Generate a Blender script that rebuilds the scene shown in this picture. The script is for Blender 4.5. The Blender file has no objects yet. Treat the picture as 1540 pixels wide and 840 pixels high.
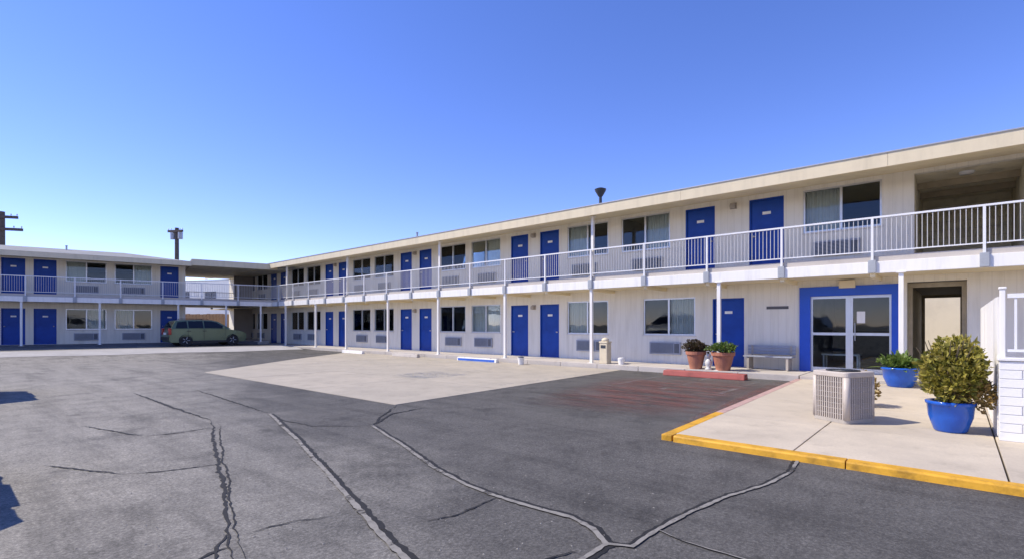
import bpy, bmesh, math, random
from mathutils import Vector, Matrix
random.seed(7)
R = math.radians
SC = bpy.context.scene
COL = SC.collection

# ------------------------------------------------------------------ camera
F, CX, HY, EYE = 765.0, 770.0, 488.0, 1.40          # photograph pixels (1540 x 840)
TH = math.atan(875 / 765); S, C = math.sin(TH), math.cos(TH)
cam = bpy.data.cameras.new('camera'); camo = bpy.data.objects.new('camera', cam); COL.objects.link(camo)
camo.location = (0, 0, EYE); camo.rotation_euler = (R(90), 0, -TH)
cam.sensor_width = 36; cam.lens = 36 * F / 1540; cam.shift_y = (HY - 420) / 1540
cam.clip_start = 0.05; cam.clip_end = 3000
SC.camera = camo

# ------------------------------------------------------------------ sky, sun, exposure
SUN_EL = R(48); SUN_H = Vector((-0.62, 0.785, 0)).normalized()
w = bpy.data.worlds.new('World'); SC.world = w; w.use_nodes = True
nt = w.node_tree; nt.nodes.clear()
sky = nt.nodes.new('ShaderNodeTexSky'); sky.sky_type = 'NISHITA'; sky.sun_disc = False
sky.sun_elevation = SUN_EL; sky.sun_rotation = math.atan2(SUN_H.x, SUN_H.y)
sky.altitude = 2400; sky.air_density = 1.0; sky.dust_density = 0.05; sky.ozone_density = 3.0
hsv = nt.nodes.new('ShaderNodeHueSaturation'); hsv.inputs['Saturation'].default_value = 1.2; hsv.inputs['Hue'].default_value = 0.509
bg = nt.nodes.new('ShaderNodeBackground'); bg.inputs['Strength'].default_value = 0.148
wo = nt.nodes.new('ShaderNodeOutputWorld')
nt.links.new(sky.outputs[0], hsv.inputs['Color']); tint = nt.nodes.new('ShaderNodeMix'); tint.data_type = 'RGBA'; tint.blend_type = 'MULTIPLY'; tint.inputs[0].default_value = 1.0
tint.inputs[7].default_value = (1.24, 0.955, 1.07, 1)
nt.links.new(hsv.outputs[0], tint.inputs[6]); nt.links.new(tint.outputs[2], bg.inputs[0]); nt.links.new(bg.outputs[0], wo.inputs[0])
sl = bpy.data.lights.new('sun', 'SUN'); sl.energy = 3.3; sl.angle = R(0.6); sl.color = (1.0, 0.91, 0.76)
so = bpy.data.objects.new('sun', sl); COL.objects.link(so)
sdir = SUN_H * math.cos(SUN_EL) + Vector((0, 0, math.sin(SUN_EL)))
so.rotation_euler = sdir.to_track_quat('Z', 'Y').to_euler(); so.location = (-10, 15, 20)
SC.view_settings.view_transform = 'Standard'; SC.view_settings.look = 'None'
SC.view_settings.gamma = 1; SC.view_settings.use_curve_mapping = False
SC.view_settings.exposure = 0.80
SC.render.engine = 'CYCLES'
SC.cycles.max_bounces = 10; SC.cycles.diffuse_bounces = 5; SC.cycles.transparent_max_bounces = 16

# ------------------------------------------------------------------ photo pixel -> place
def ray(px):
    u = (px - CX) / F
    return S + C * u, C - S * u
def ground(px, py, z=0.0):
    d = (EYE - z) * F / (py - HY); r = ray(px)
    return d * r[0], d * r[1]

# ------------------------------------------------------------------ materials
MATS = {}
def nmat(name):
    m = bpy.data.materials.new(name); m.use_nodes = True
    t = m.node_tree; b = t.nodes['Principled BSDF']; MATS[name] = m
    return m, t, b
def add(t, kind, **kw):
    n = t.nodes.new(kind)
    for k, v in kw.items():
        if k in n.inputs: n.inputs[k].default_value = v
        else: setattr(n, k, v)
    return n
def coords(t): return add(t, 'ShaderNodeTexCoord').outputs['Object']
def noise(t, vec, scale, detail=4, rough=0.55):
    n = add(t, 'ShaderNodeTexNoise', Scale=scale, Detail=detail, Roughness=rough)
    t.links.new(vec, n.inputs['Vector']); return n.outputs['Fac']
def ramp(t, fac, stops):
    n = add(t, 'ShaderNodeValToRGB'); e = n.color_ramp.elements
    while len(e) < len(stops): e.new(0.5)
    for i, (p, c) in enumerate(stops):
        e[i].position = p; e[i].color = (c[0], c[1], c[2], 1) if not isinstance(c, (int, float)) else (c, c, c, 1)
    t.links.new(fac, n.inputs[0]); return n.outputs[0]
def mix(t, fac, a, b, mode='MIX'):
    n = add(t, 'ShaderNodeMix', data_type='RGBA', blend_type=mode)
    for sock, v in ((n.inputs[0], fac), (n.inputs[6], a), (n.inputs[7], b)):
        if isinstance(v, (int, float)): sock.default_value = v
        elif isinstance(v, tuple): sock.default_value = (*v, 1)
        else: t.links.new(v, sock)
    return n.outputs[2]
def bump(t, b, h, strength=0.3, dist=0.01):
    n = add(t, 'ShaderNodeBump', Strength=strength, Distance=dist)
    t.links.new(h, n.inputs['Height']); t.links.new(n.outputs[0], b.inputs['Normal'])
def paint(name, col, rough=0.5, dirt=0.12, scale=1.5, metal=0.0, grain=60, gb=0.1, spec=0.5, streak=0):
    m, t, b = nmat(name); v = coords(t); vv = v
    if streak:
        mp = add(t, 'ShaderNodeMapping'); mp.inputs['Scale'].default_value = (streak, streak, 0.5); t.links.new(v, mp.inputs[0]); vv = mp.outputs[0]
    f = noise(t, vv, scale, 6, 0.65)
    dk = tuple(x * (1 - dirt * 2) for x in col); lt = tuple(min(1, x * (1 + dirt * 0.5)) for x in col)
    c = ramp(t, f, [(0.28, dk), (0.52, col), (0.75, lt)])
    t.links.new(c, b.inputs['Base Color']); b.inputs['Roughness'].default_value = rough; b.inputs['Metallic'].default_value = metal
    b.inputs['Specular IOR Level'].default_value = spec
    bump(t, b, noise(t, v, grain, 3), gb, 0.004)
    return m
paint('wall_paint', (0.66, 0.62, 0.57), 0.7, 0.07)
# vertical-groove siding
m, t, b = nmat('siding'); v = coords(t)
sx = add(t, 'ShaderNodeSeparateXYZ'); t.links.new(v, sx.inputs[0])
mm = add(t, 'ShaderNodeMath', operation='MULTIPLY'); t.links.new(sx.outputs[0], mm.inputs[0]); mm.inputs[1].default_value = 1 / 0.2
fr = add(t, 'ShaderNodeMath', operation='FRACT'); t.links.new(mm.outputs[0], fr.inputs[0])
gr = ramp(t, fr.outputs[0], [(0.0, 0.0), (0.06, 1.0), (0.94, 1.0), (1.0, 0.0)])
st = add(t, 'ShaderNodeMapping'); st.inputs['Scale'].default_value = (3.0, 3.0, 0.35); t.links.new(v, st.inputs[0])
f1 = noise(t, st.outputs[0], 1.2, 6, 0.65)
c1 = ramp(t, f1, [(0.25, (0.62, 0.58, 0.48)), (0.5, (0.77, 0.73, 0.63)), (0.8, (0.80, 0.765, 0.67))])
c2 = mix(t, gr, (0.68, 0.64, 0.55), c1)
t.links.new(c2, b.inputs['Base Color']); b.inputs['Roughness'].default_value = 0.65
bump(t, b, gr, 0.3, 0.006)
paint('soffit', (0.80, 0.69, 0.45), 0.7, 0.08, 0.9)
paint('fascia', (0.66, 0.57, 0.39), 0.6, 0.07, 1.2, streak=3)
paint('white_paint', (0.80, 0.78, 0.73), 0.45, 0.07, 1.6, streak=4)
paint('rail_white', (0.74, 0.74, 0.74), 0.4, 0.05, 2.0)
paint('picket_grey', (0.56, 0.55, 0.53), 0.45, 0.06, 2.0)
paint('bracket_grey', (0.36, 0.38, 0.40), 0.5, 0.1, 4)
paint('door_blue', (0.007, 0.058, 0.34), 0.5, spec=0.3, dirt=0.17, scale=1.3, grain=25, gb=0.05)
paint('frame_blue', (0.005, 0.075, 0.52), 0.4, 0.08, 1.3, grain=25, gb=0.05)
paint('aluminium', (0.60, 0.61, 0.62), 0.35, 0.06, 3, metal=0.6)
paint('bronze', (0.10, 0.09, 0.085), 0.4, 0.1, 3, metal=0.4)
paint('ac_grey', (0.33, 0.35, 0.40), 0.5, 0.08, 3)
paint('ac_dark', (0.10, 0.11, 0.13), 0.5, 0.08, 3)
paint('interior', (0.30, 0.27, 0.24), 0.8, 0.1)
paint('olive_board', (0.74, 0.67, 0.48), 0.75, 0.16, 2.0)
paint('olive_beam', (0.44, 0.37, 0.25), 0.75, 0.14, 2.0)
paint('roofing', (0.27, 0.27, 0.265), 0.9, 0.15, 1.2, grain=120, gb=0.4)
paint('dark_metal', (0.035, 0.04, 0.05), 0.5, 0.1, 4)
paint('galv', (0.42, 0.43, 0.44), 0.45, 0.1, 4, metal=0.5)
paint('yellow_paint', (0.64, 0.335, 0.02), 0.6, 0.26, 5.0, grain=40, gb=0.3)
paint('red_paint', (0.34, 0.075, 0.06), 0.65, 0.2, 4, grain=40, gb=0.3)
paint('pink_paint', (0.46, 0.30, 0.26), 0.7, 0.2, 4, grain=40, gb=0.3)
paint('stop_blue', (0.03, 0.12, 0.52), 0.55, 0.12, 4)
paint('terracotta', (0.42, 0.17, 0.10), 0.75, 0.14, 5)
paint('glaze_blue', (0.015, 0.10, 0.48), 0.16, 0.10, 4, grain=15, gb=0.05)
paint('soil', (0.06, 0.045, 0.03), 0.95, 0.2, 14, grain=50, gb=0.8)
paint('beige', (0.66, 0.57, 0.40), 0.6, 0.08, 3)
paint('tan_plastic', (0.40, 0.36, 0.31), 0.6, 0.08, 3)
paint('cond_light', (0.50, 0.44, 0.38), 0.5, 0.08, 5)
paint('cond_fin', (0.30, 0.27, 0.25), 0.55, 0.1, 6)
paint('wood_pole', (0.12, 0.095, 0.075), 0.85, 0.2, 5)
paint('fence_wood', (0.50, 0.30, 0.14), 0.8, 0.16, 3)
paint('far_wall', (0.78, 0.70, 0.56), 0.8, 0.08, 0.7)
paint('far_white', (0.80, 0.79, 0.74), 0.8, 0.05, 0.7)
paint('block_white', (0.74, 0.73, 0.71), 0.7, 0.09, 3.0, grain=70, gb=0.5)
paint('car_green', (0.15, 0.20, 0.13), 0.28, 0.05, 2, metal=0.35, grain=5, gb=0.0)
paint('car_dark', (0.03, 0.035, 0.05), 0.25, 0.05, 2, metal=0.3, grain=5, gb=0.0)
paint('car_white', (0.70, 0.70, 0.69), 0.3, 0.03, 2, grain=5, gb=0.0)
paint('rubber', (0.02, 0.02, 0.021), 0.8, 0.1, 6)
paint('black_trim', (0.025, 0.025, 0.028), 0.55, 0.1, 6)
paint('rim', (0.55, 0.56, 0.57), 0.3, 0.05, 4, metal=0.8)
paint('tail_red', (0.35, 0.02, 0.015), 0.2, 0.05, 4)
paint('lamp_clear', (0.72, 0.72, 0.70), 0.15, 0.03, 4)
paint('porcelain', (0.62, 0.60, 0.55), 0.35, 0.08, 8)
# curtain cloth
m, t, b = nmat('curtain'); v = coords(t)
oi = add(t, 'ShaderNodeObjectInfo')
c = mix(t, oi.outputs['Random'], (0.66, 0.62, 0.53), (0.80, 0.80, 0.78))
c = mix(t, noise(t, v, 3, 3), c, (0.55, 0.54, 0.50)); t.links.new(c, b.inputs['Base Color']); b.inputs['Roughness'].default_value = 0.9
# glass
def glass(name, tint, refl, ior=1.5):
    m = bpy.data.materials.new(name); m.use_nodes = True; t = m.node_tree; t.nodes.clear(); MATS[name] = m
    o = add(t, 'ShaderNodeOutputMaterial'); tr = add(t, 'ShaderNodeBsdfTransparent', Color=(*tint, 1))
    gl = add(t, 'ShaderNodeBsdfGlossy', Roughness=0.02); gl.inputs['Color'].default_value = (0.9, 0.95, 1, 1)
    fr = add(t, 'ShaderNodeFresnel', IOR=ior); ad = add(t, 'ShaderNodeMath', operation='ADD'); ad.inputs[1].default_value = refl
    v = coords(t); bm_ = add(t, 'ShaderNodeBump', Strength=0.06, Distance=0.02); t.links.new(noise(t, v, 2.0, 1), bm_.inputs['Height'])
    t.links.new(bm_.outputs[0], gl.inputs['Normal'])
    ms = add(t, 'ShaderNodeMixShader'); t.links.new(fr.outputs[0], ad.inputs[0]); t.links.new(ad.outputs[0], ms.inputs[0])
    t.links.new(tr.outputs[0], ms.inputs[1]); t.links.new(gl.outputs[0], ms.inputs[2]); t.links.new(ms.outputs[0], o.inputs[0])
glass('window_glass', (0.86, 0.90, 0.90), 0.0, 1.38)
glass('car_glass', (0.10, 0.12, 0.13), 0.06)
# concrete with per-piece variation
def concrete(name, a, bcol, stain):
    m, t, b = nmat(name); v = coords(t)
    oi = add(t, 'ShaderNodeObjectInfo')
    base = mix(t, oi.outputs['Random'], a, bcol)
    base = mix(t, ramp(t, noise(t, v, 0.9, 7, 0.7), [(0.38, 0.0), (0.66, 0.7)]), base, stain)
    base = mix(t, ramp(t, noise(t, v, 3.5, 8, 0.75), [(0.54, 0.0), (0.74, 0.5)]), base, tuple(x * .62 for x in stain))
    base = mix(t, ramp(t, noise(t, v, 45, 3, 0.7), [(0.35, 0.35), (0.6, 0.0)]), base, stain)
    t.links.new(base, b.inputs['Base Color']); b.inputs['Roughness'].default_value = 0.85
    bump(t, b, noise(t, v, 90, 4, 0.7), 0.25, 0.004)
concrete('pavement', (0.58, 0.50, 0.38), (0.51, 0.44, 0.34), (0.40, 0.345, 0.27))
concrete('apron', (0.455, 0.40, 0.32), (0.41, 0.365, 0.295), (0.30, 0.27, 0.22))
concrete('walkway', (0.56, 0.515, 0.46), (0.50, 0.46, 0.41), (0.40, 0.36, 0.32))
concrete('walkway_painted_shade', (0.13, 0.135, 0.15), (0.11, 0.115, 0.13), (0.08, 0.085, 0.10))  # far walkway concrete, deep shade under the balcony painted into its colour
concrete('gutter', (0.42, 0.405, 0.39), (0.42, 0.405, 0.39), (0.28, 0.27, 0.26))
# asphalt: old pale surfacing on the west side, darker sealed coat towards the office
m, t, b = nmat('asphalt'); v = coords(t)
sx = add(t, 'ShaderNodeSeparateXYZ'); t.links.new(v, sx.inputs[0])
seal = add(t, 'ShaderNodeMath', operation='MULTIPLY_ADD'); t.links.new(sx.outputs[0], seal.inputs[0]); seal.inputs[1].default_value = 0.19; seal.inputs[2].default_value = 0.10
sy = add(t, 'ShaderNodeMath', operation='MULTIPLY_ADD'); t.links.new(sx.outputs[1], sy.inputs[0]); sy.inputs[1].default_value = -0.055; t.links.new(seal.outputs[0], sy.inputs[2])
wob = add(t, 'ShaderNodeMath', operation='MULTIPLY_ADD'); t.links.new(noise(t, v, 0.35, 5, 0.6), wob.inputs[0]); wob.inputs[1].default_value = 1.1; t.links.new(sy.outputs[0], wob.inputs[2])
wear = ramp(t, wob.outputs[0], [(0.45, (0.215, 0.202, 0.178)), (0.8, (0.158, 0.150, 0.135)), (1.25, (0.088, 0.084, 0.078))])
lg = ramp(t, noise(t, v, 1.7, 7, 0.7), [(0.3, 0.72), (0.5, 1.0), (0.72, 1.18)])
c = mix(t, 1.0, wear, lg, 'MULTIPLY')
mid = ramp(t, noise(t, v, 13, 6, 0.8), [(0.3, 0.70), (0.5, 1.0), (0.7, 1.25)])
c = mix(t, 1.0, c, mid, 'MULTIPLY')
blot = ramp(t, noise(t, v, 0.8, 8, 0.75), [(0.36, 0.62), (0.47, 1.0), (0.62, 1.0), (0.74, 1.22)])
c = mix(t, 1.0, c, blot, 'MULTIPLY')
stk = add(t, 'ShaderNodeMapping'); stk.inputs['Scale'].default_value = (1.6, 0.16, 1.0); stk.inputs['Rotation'].default_value = (0, 0, R(14)); t.links.new(v, stk.inputs[0])
tyre = ramp(t, noise(t, stk.outputs[0], 1.5, 6, 0.7), [(0.35, 0.74), (0.5, 1.0), (0.7, 1.10)])
c = mix(t, 1.0, c, tyre, 'MULTIPLY')
drip = add(t, 'ShaderNodeTexVoronoi', Scale=0.9, Randomness=1.0); t.links.new(v, drip.inputs['Vector'])
dw = add(t, 'ShaderNodeMath', operation='MULTIPLY_ADD'); t.links.new(noise(t, v, 7, 4), dw.inputs[0]); dw.inputs[1].default_value = 0.28; t.links.new(drip.outputs['Distance'], dw.inputs[2])
c = mix(t, 0.8, c, mix(t, 1.0, c, ramp(t, dw.outputs[0], [(0.16, 0.45), (0.25, 1.0)]), 'MULTIPLY'))
fine = ramp(t, noise(t, v, 40, 6, 0.88), [(0.34, 0.30), (0.5, 1.0), (0.64, 2.1)])
c = mix(t, 0.75, c, mix(t, 1.0, c, fine, 'MULTIPLY'))
peb = add(t, 'ShaderNodeTexVoronoi', Scale=70.0); t.links.new(v, peb.inputs['Vector'])
pf = ramp(t, peb.outputs['Distance'], [(0.08, 1.0), (0.17, 0.0)])
pick = ramp(t, noise(t, v, 19, 2), [(0.55, 0.0), (0.6, 1.0)])
pm = add(t, 'ShaderNodeMath', operation='MULTIPLY'); t.links.new(pf, pm.inputs[0]); t.links.new(pick, pm.inputs[1])
c = mix(t, pm.outputs[0], c, (0.30, 0.285, 0.26))
t.links.new(c, b.inputs['Base Color']); b.inputs['Roughness'].default_value = 0.82; b.inputs['Specular IOR Level'].default_value = 0.35
bump(t, b, noise(t, v, 70, 5, 0.8), 0.7, 0.006)
# crack fillings
paint('crack_dark', (0.012, 0.0115, 0.011), 0.8, 0.25, 6, grain=60, gb=0.6)
paint('crack_sand', (0.235, 0.222, 0.20), 0.9, 0.22, 9, grain=60, gb=0.6)
for nm, lo, hi, sc in (('crack_sand', 0.34, 0.46, 3.2), ('crack_dark', 0.30, 0.42, 5.0)):
    t = MATS[nm].node_tree; b = t.nodes['Principled BSDF']; v = coords(t)
    t.links.new(ramp(t, noise(t, v, sc, 5, 0.7), [(lo, 0.12), (hi, 1.0)]), b.inputs['Alpha'])
# worn paint on asphalt
def worn(name, col, lo, hi, sc=2.2, edge=0):
    m, t, b = nmat(name); v = coords(t)
    b.inputs['Base Color'].default_value = (*col, 1); b.inputs['Roughness'].default_value = 0.8
    mp = add(t, 'ShaderNodeMapping'); mp.inputs['Scale'].default_value = (1.3, 0.28, 1.0); mp.inputs['Rotation'].default_value = (0, 0, R(-38)); t.links.new(v, mp.inputs[0])
    a = ramp(t, noise(t, mp.outputs[0], sc, 8, 0.78), [(lo, 0.0), (hi, 0.8)])
    uv = add(t, 'ShaderNodeUVMap'); su_ = add(t, 'ShaderNodeSeparateXYZ'); t.links.new(uv.outputs[0], su_.inputs[0])
    if edge:
        for k in (0, 1):
            e = ramp(t, su_.outputs[k], [(0.0, 0.0), (edge, 1.0), (1 - edge, 1.0), (1.0, 0.0)])
            mu = add(t, 'ShaderNodeMath', operation='MULTIPLY'); t.links.new(a, mu.inputs[0]); t.links.new(e, mu.inputs[1]); a = mu.outputs[0]
    t.links.new(a, b.inputs['Alpha'])
worn('worn_red', (0.23, 0.085, 0.07), 0.40, 0.70, 3.4, edge=0.25)
worn('worn_blue', (0.20, 0.24, 0.29), 0.46, 0.70, 3.0, edge=0.1)
worn('worn_white', (0.42, 0.42, 0.41), 0.50, 0.74, 4.0)
worn('oil_stain', (0.05, 0.048, 0.045), 0.44, 0.68, 1.6, edge=0.3)
# foliage
def leafmat(name, cols):
    m, t, b = nmat(name); v = coords(t)
    c = ramp(t, noise(t, v, 9, 3, 0.7), [(0.3, cols[0]), (0.5, cols[1]), (0.7, cols[2])])
    t.links.new(c, b.inputs['Base Color']); b.inputs['Roughness'].default_value = 0.5
    b.inputs['Subsurface Weight'].default_value = 0.0
    tl = add(t, 'ShaderNodeBsdfTranslucent'); t.links.new(c, tl.inputs[0])
    ms = add(t, 'ShaderNodeMixShader'); ms.inputs[0].default_value = 0.25
    o = [n for n in t.nodes if n.type == 'OUTPUT_MATERIAL'][0]
    t.links.new(b.outputs[0], ms.inputs[1]); t.links.new(tl.outputs[0], ms.inputs[2]); t.links.new(ms.outputs[0], o.inputs[0])
leafmat('leaf_olive', [(0.10, 0.11, 0.015), (0.29, 0.26, 0.04), (0.48, 0.38, 0.10)])
leafmat('leaf_green', [(0.035, 0.08, 0.015), (0.11, 0.18, 0.03), (0.26, 0.32, 0.08)])
leafmat('leaf_maroon', [(0.03, 0.02, 0.015), (0.075, 0.05, 0.03), (0.10, 0.10, 0.03)])
leafmat('leaf_dry', [(0.20, 0.13, 0.03), (0.34, 0.22, 0.07), (0.30, 0.26, 0.08)])
paint('stem', (0.11, 0.085, 0.05), 0.8, 0.2, 12)

# ------------------------------------------------------------------ mesh helpers
class MB:
    def __init__(s): s.v = []; s.f = []; s.mi = []; s.cur = 0
    def quad(s, pts):
        n = len(s.v); s.v += [tuple(p) for p in pts]; s.f.append(tuple(range(n, n + len(pts)))); s.mi.append(s.cur)
    def box(s, x0, x1, y0, y1, z0, z1):
        n = len(s.v)
        s.v += [(x0, y0, z0), (x1, y0, z0), (x1, y1, z0), (x0, y1, z0), (x0, y0, z1), (x1, y0, z1), (x1, y1, z1), (x0, y1, z1)]
        for q in ((0, 3, 2, 1), (4, 5, 6, 7), (0, 1, 5, 4), (1, 2, 6, 5), (2, 3, 7, 6), (3, 0, 4, 7)):
            s.f.append(tuple(n + i for i in q)); s.mi.append(s.cur)
        return s
    def tube(s, pts, rad, n=8, cap=True):
        pts = [Vector(p) for p in pts]; rad = rad if isinstance(rad, (list, tuple)) else [rad] * len(pts)
        base = len(s.v)
        for i, p in enumerate(pts):
            d = (pts[min(i + 1, len(pts) - 1)] - pts[max(i - 1, 0)]).normalized()
            a = d.orthogonal().normalized() if abs(d.z) < 0.99 else Vector((1, 0, 0))
            if abs(d.z) < 0.99:
                a = d.cross(Vector((0, 0, 1))).normalized()
            bb = d.cross(a)
            for k in range(n):
                th = 2 * math.pi * k / n; s.v.append(tuple(p + (a * math.cos(th) + bb * math.sin(th)) * rad[i]))
        for i in range(len(pts) - 1):
            for k in range(n):
                a0 = base + i * n + k; a1 = base + i * n + (k + 1) % n
                s.f.append((a0, a1, a1 + n, a0 + n)); s.mi.append(s.cur)
        if cap:
            s.f.append(tuple(base + k for k in range(n))); s.mi.append(s.cur)
            e = base + (len(pts) - 1) * n; s.f.append(tuple(e + k for k in range(n))); s.mi.append(s.cur)
        return s
    def lathe(s, prof, n=24, c=(0, 0, 0), axis='z'):
        base = len(s.v)
        for (r, z) in prof:
            for k in range(n):
                th = 2 * math.pi * k / n
                if axis == 'z': s.v.append((c[0] + r * math.cos(th), c[1] + r * math.sin(th), c[2] + z))
                else: s.v.append((c[0] + r * math.cos(th), c[1] + z, c[2] + r * math.sin(th)))
        for i in range(len(prof) - 1):
            for k in range(n):
                a0 = base + i * n + k; a1 = base + i * n + (k + 1) % n
                s.f.append((a0, a1, a1 + n, a0 + n)); s.mi.append(s.cur)
        for e in (0, len(prof) - 1):
            if prof[e][0] > 1e-4: s.f.append(tuple(base + e * n + k for k in range(n))); s.mi.append(s.cur)
        return s
    def prism(s, poly, z0, z1):                       # poly in xy, extruded in z
        n = len(s.v); k = len(poly)
        s.v += [(p[0], p[1], z0) for p in poly] + [(p[0], p[1], z1) for p in poly]
        s.f.append(tuple(n + i for i in reversed(range(k)))); s.f.append(tuple(n + k + i for i in range(k))); s.mi += [s.cur] * 2
        for i in range(k):
            j = (i + 1) % k; s.f.append((n + i, n + j, n + k + j, n + k + i)); s.mi.append(s.cur)
        return s
    def sweep_x(s, poly, x0, x1):                      # poly in (y,z), extruded in x
        n = len(s.v); k = len(poly)
        s.v += [(x0, p[0], p[1]) for p in poly] + [(x1, p[0], p[1]) for p in poly]
        s.f.append(tuple(n + i for i in range(k))); s.f.append(tuple(n + k + i for i in reversed(range(k)))); s.mi += [s.cur] * 2
        for i in range(k):
            j = (i + 1) % k; s.f.append((n + i, n + j, n + k + j, n + k + i)); s.mi.append(s.cur)
        return s
    def mesh(s, name, mats, smooth=False, bevel=0, normals=True):
        me = bpy.data.meshes.new(name); me.from_pydata(s.v, [], s.f)
        for mt in (mats if isinstance(mats, (list, tuple)) else [mats]): me.materials.append(MATS[mt])
        if any(s.mi):
            for p, i in zip(me.polygons, s.mi): p.material_index = i
        if normals or bevel:
            bm = bmesh.new(); bm.from_mesh(me)
            if normals: bmesh.ops.recalc_face_normals(bm, faces=bm.faces)
            if bevel:
                es = [e for e in bm.edges if len(e.link_faces) == 2 and e.calc_face_angle(0) > 0.6]
                bmesh.ops.bevel(bm, geom=es, offset=bevel, segments=2, profile=0.6, affect='EDGES', clamp_overlap=True)
            bm.to_mesh(me); bm.free()
        if smooth:
            for p in me.polygons: p.use_smooth = True
        return me
    def build(s, name, mats, parent=None, smooth=False, bevel=0, normals=True, loc=None):
        return link(name, s.mesh(name, mats, smooth, bevel, normals), parent, loc)
def link(name, me, parent=None, loc=None, rotz=0):
    o = bpy.data.objects.new(name, me); COL.objects.link(o)
    if parent: o.parent = parent
    if loc: o.location = loc
    if rotz: o.rotation_euler = (0, 0, rotz)
    return o
def tag(o, label=None, cat=None, group=None, kind=None):
    if label: o['label'] = label
    if cat: o['category'] = cat
    if group: o['group'] = group
    if kind: o['kind'] = kind
    return o
def empty(name, loc=(0, 0, 0), rz=0, **kw):
    o = bpy.data.objects.new(name, None); COL.objects.link(o); o.location = loc; o.rotation_euler = (0, 0, rz); o.empty_display_size = 0.3
    return tag(o, **kw)
def BX(*a): return MB().box(*a)
def sm(x): x = max(0, min(1, x)); return x * x * (3 - 2 * x)

# ------------------------------------------------------------------ frames of the two wings
RW = 15.8                                             # right wing: wall plane X, local x = -Y, local y = +X
ANG_L = -R(12.8); TL = Vector((math.cos(ANG_L), math.sin(ANG_L), 0)); NL = Vector((-math.sin(ANG_L), math.cos(ANG_L), 0))
F0 = Vector((2.26, 35.4, 0)); WL = 2.0; OL = F0 + NL * WL
def rx(px, y=0.0):                                    # pixel -> local x on right wing plane at local depth y
    r = ray(px); return -r[1] * (RW + y) / r[0]
def lx(px, y=0.0):
    r = Vector((*ray(px), 0)); p = OL + NL * y; d = p.dot(NL) / r.dot(NL); return (r * d - OL).dot(TL)
def gz(x, y):                                         # the lot rises a little towards the far wing
    q = (Vector((x, y, 0)) - F0).dot(NL)
    return 0.24 * sm((q + 10.5) / 6.0) * (1 - sm((x - 12.9) / 1.2))

# ------------------------------------------------------------------ ground
xs = [-900, -300, -80, -30, -15, -8] + [-4 + 1.0 * i for i in range(24)] + [22, 30, 60, 300, 1200]
ys = [-900, -300, -80, -30, -12, -6, 0, 6, 12, 16] + [18 + 0.8 * i for i in range(28)] + [44, 50, 70, 120, 400, 1500]
g = MB(); g.v = [(x, y, gz(x, y)) for y in ys for x in xs]; nx = len(xs)
g.f = [(j * nx + i, j * nx + i + 1, (j + 1) * nx + i + 1, (j + 1) * nx + i) for j in range(len(ys) - 1) for i in range(nx - 1)]
g.mi = [0] * len(g.f)
asphalt = tag(g.build('asphalt_ground', 'asphalt', smooth=True, normals=False), 'cracked grey asphalt of the motel car park', kind='structure')

def clip(poly, a, bb):                                # keep the left side of a->b
    out = []
    side = lambda p: (bb[0] - a[0]) * (p[1] - a[1]) - (bb[1] - a[1]) * (p[0] - a[0])
    for i, p in enumerate(poly):
        q = poly[(i + 1) % len(poly)]; sp, sq = side(p), side(q)
        if sp >= 0: out.append(p)
        if (sp > 0 > sq) or (sp < 0 < sq):
            k = sp / (sp - sq); out.append((p[0] + (q[0] - p[0]) * k, p[1] + (q[1] - p[1]) * k))
    return out
def clip_all(poly, region):
    for i in range(len(region)):
        if len(poly) < 3: return []
        poly = clip(poly, region[i], region[(i + 1) % len(region)])
    return poly if len(poly) >= 3 else []
# concrete apron in front of the rooms
region = [(5.36, 7.40), (14.12, 7.84), (14.12, 23.9), (9.66, 20.25), (5.33, 17.15)]
apron = empty('concrete_apron', (9, 12, 0), label='pale concrete parking apron before the blue doors', kind='structure')
for i in range(3):
    for j in range(5):
        x0 = 5.2 + i * 2.98; y0 = 7.3 + j * 3.4
        p = clip_all([(x0, y0), (x0 + 2.965, y0), (x0 + 2.965, y0 + 3.385), (x0, y0 + 3.385)], region)
        if p: MB().prism([(a - 9, c_ - 12) for a, c_ in p], -0.05, 0.008 + random.uniform(0, .003)).build('slab', 'apron', apron)
# pale concrete lane in front of the far wing
g = MB(); n1 = 60
for i in range(n1 + 1):
    tt = -14 + i * 0.44
    for q in (-7.4, -6.6, -5.8, -5.0, -4.2):
        p = F0 + TL * tt + NL * (q + 0.12 * math.sin(tt * 1.3 + q)); g.v.append((p.x, p.y, gz(p.x, p.y) + 0.010))
for i in range(n1):
    for k in range(4): a = i * 5 + k; g.f.append((a, a + 5, a + 6, a + 1)); g.mi.append(0)
tag(g.build('concrete_lane', 'gutter', normals=False, smooth=True), 'pale concrete lane in front of the far wing', kind='structure')

# cracks: ribbons that follow the joints seen in the photograph
def ribbon(name, pix, wid, mat, z, jit, seed, taper=False, shift=0.0):
    rnd = random.Random(seed); P = [Vector((*ground(*p), 0)) for p in pix]; pts = []
    for a, bb in zip(P, P[1:]):
        k = max(2, int((bb - a).length / 0.045))
        for i in range(k): pts.append(a.lerp(bb, i / k))
    pts.append(P[-1]); m_ = MB(); off = 0
    for i, p in enumerate(pts):
        d = (pts[min(i + 1, len(pts) - 1)] - pts[max(i - 1, 0)]).normalized(); nn = Vector((-d.y, d.x, 0))
        off = off * 0.8 + rnd.uniform(-jit, jit); ww = wid * (rnd.uniform(0.5, 1.5) if taper else rnd.uniform(0.75, 1.25))
        if taper: ww *= max(0.12, 1 - abs(2 * i / len(pts) - 1) ** 3)
        for sg in (-1, 1):
            q = p + nn * (off + shift + sg * ww / 2); m_.v.append((q.x, q.y, gz(q.x, q.y) + z))
    for i in range(len(pts) - 1): m_.f.append((2 * i, 2 * i + 1, 2 * i + 3, 2 * i + 2)); m_.mi.append(0)
    return m_.build(name, mat, asphalt, normals=False)
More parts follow.
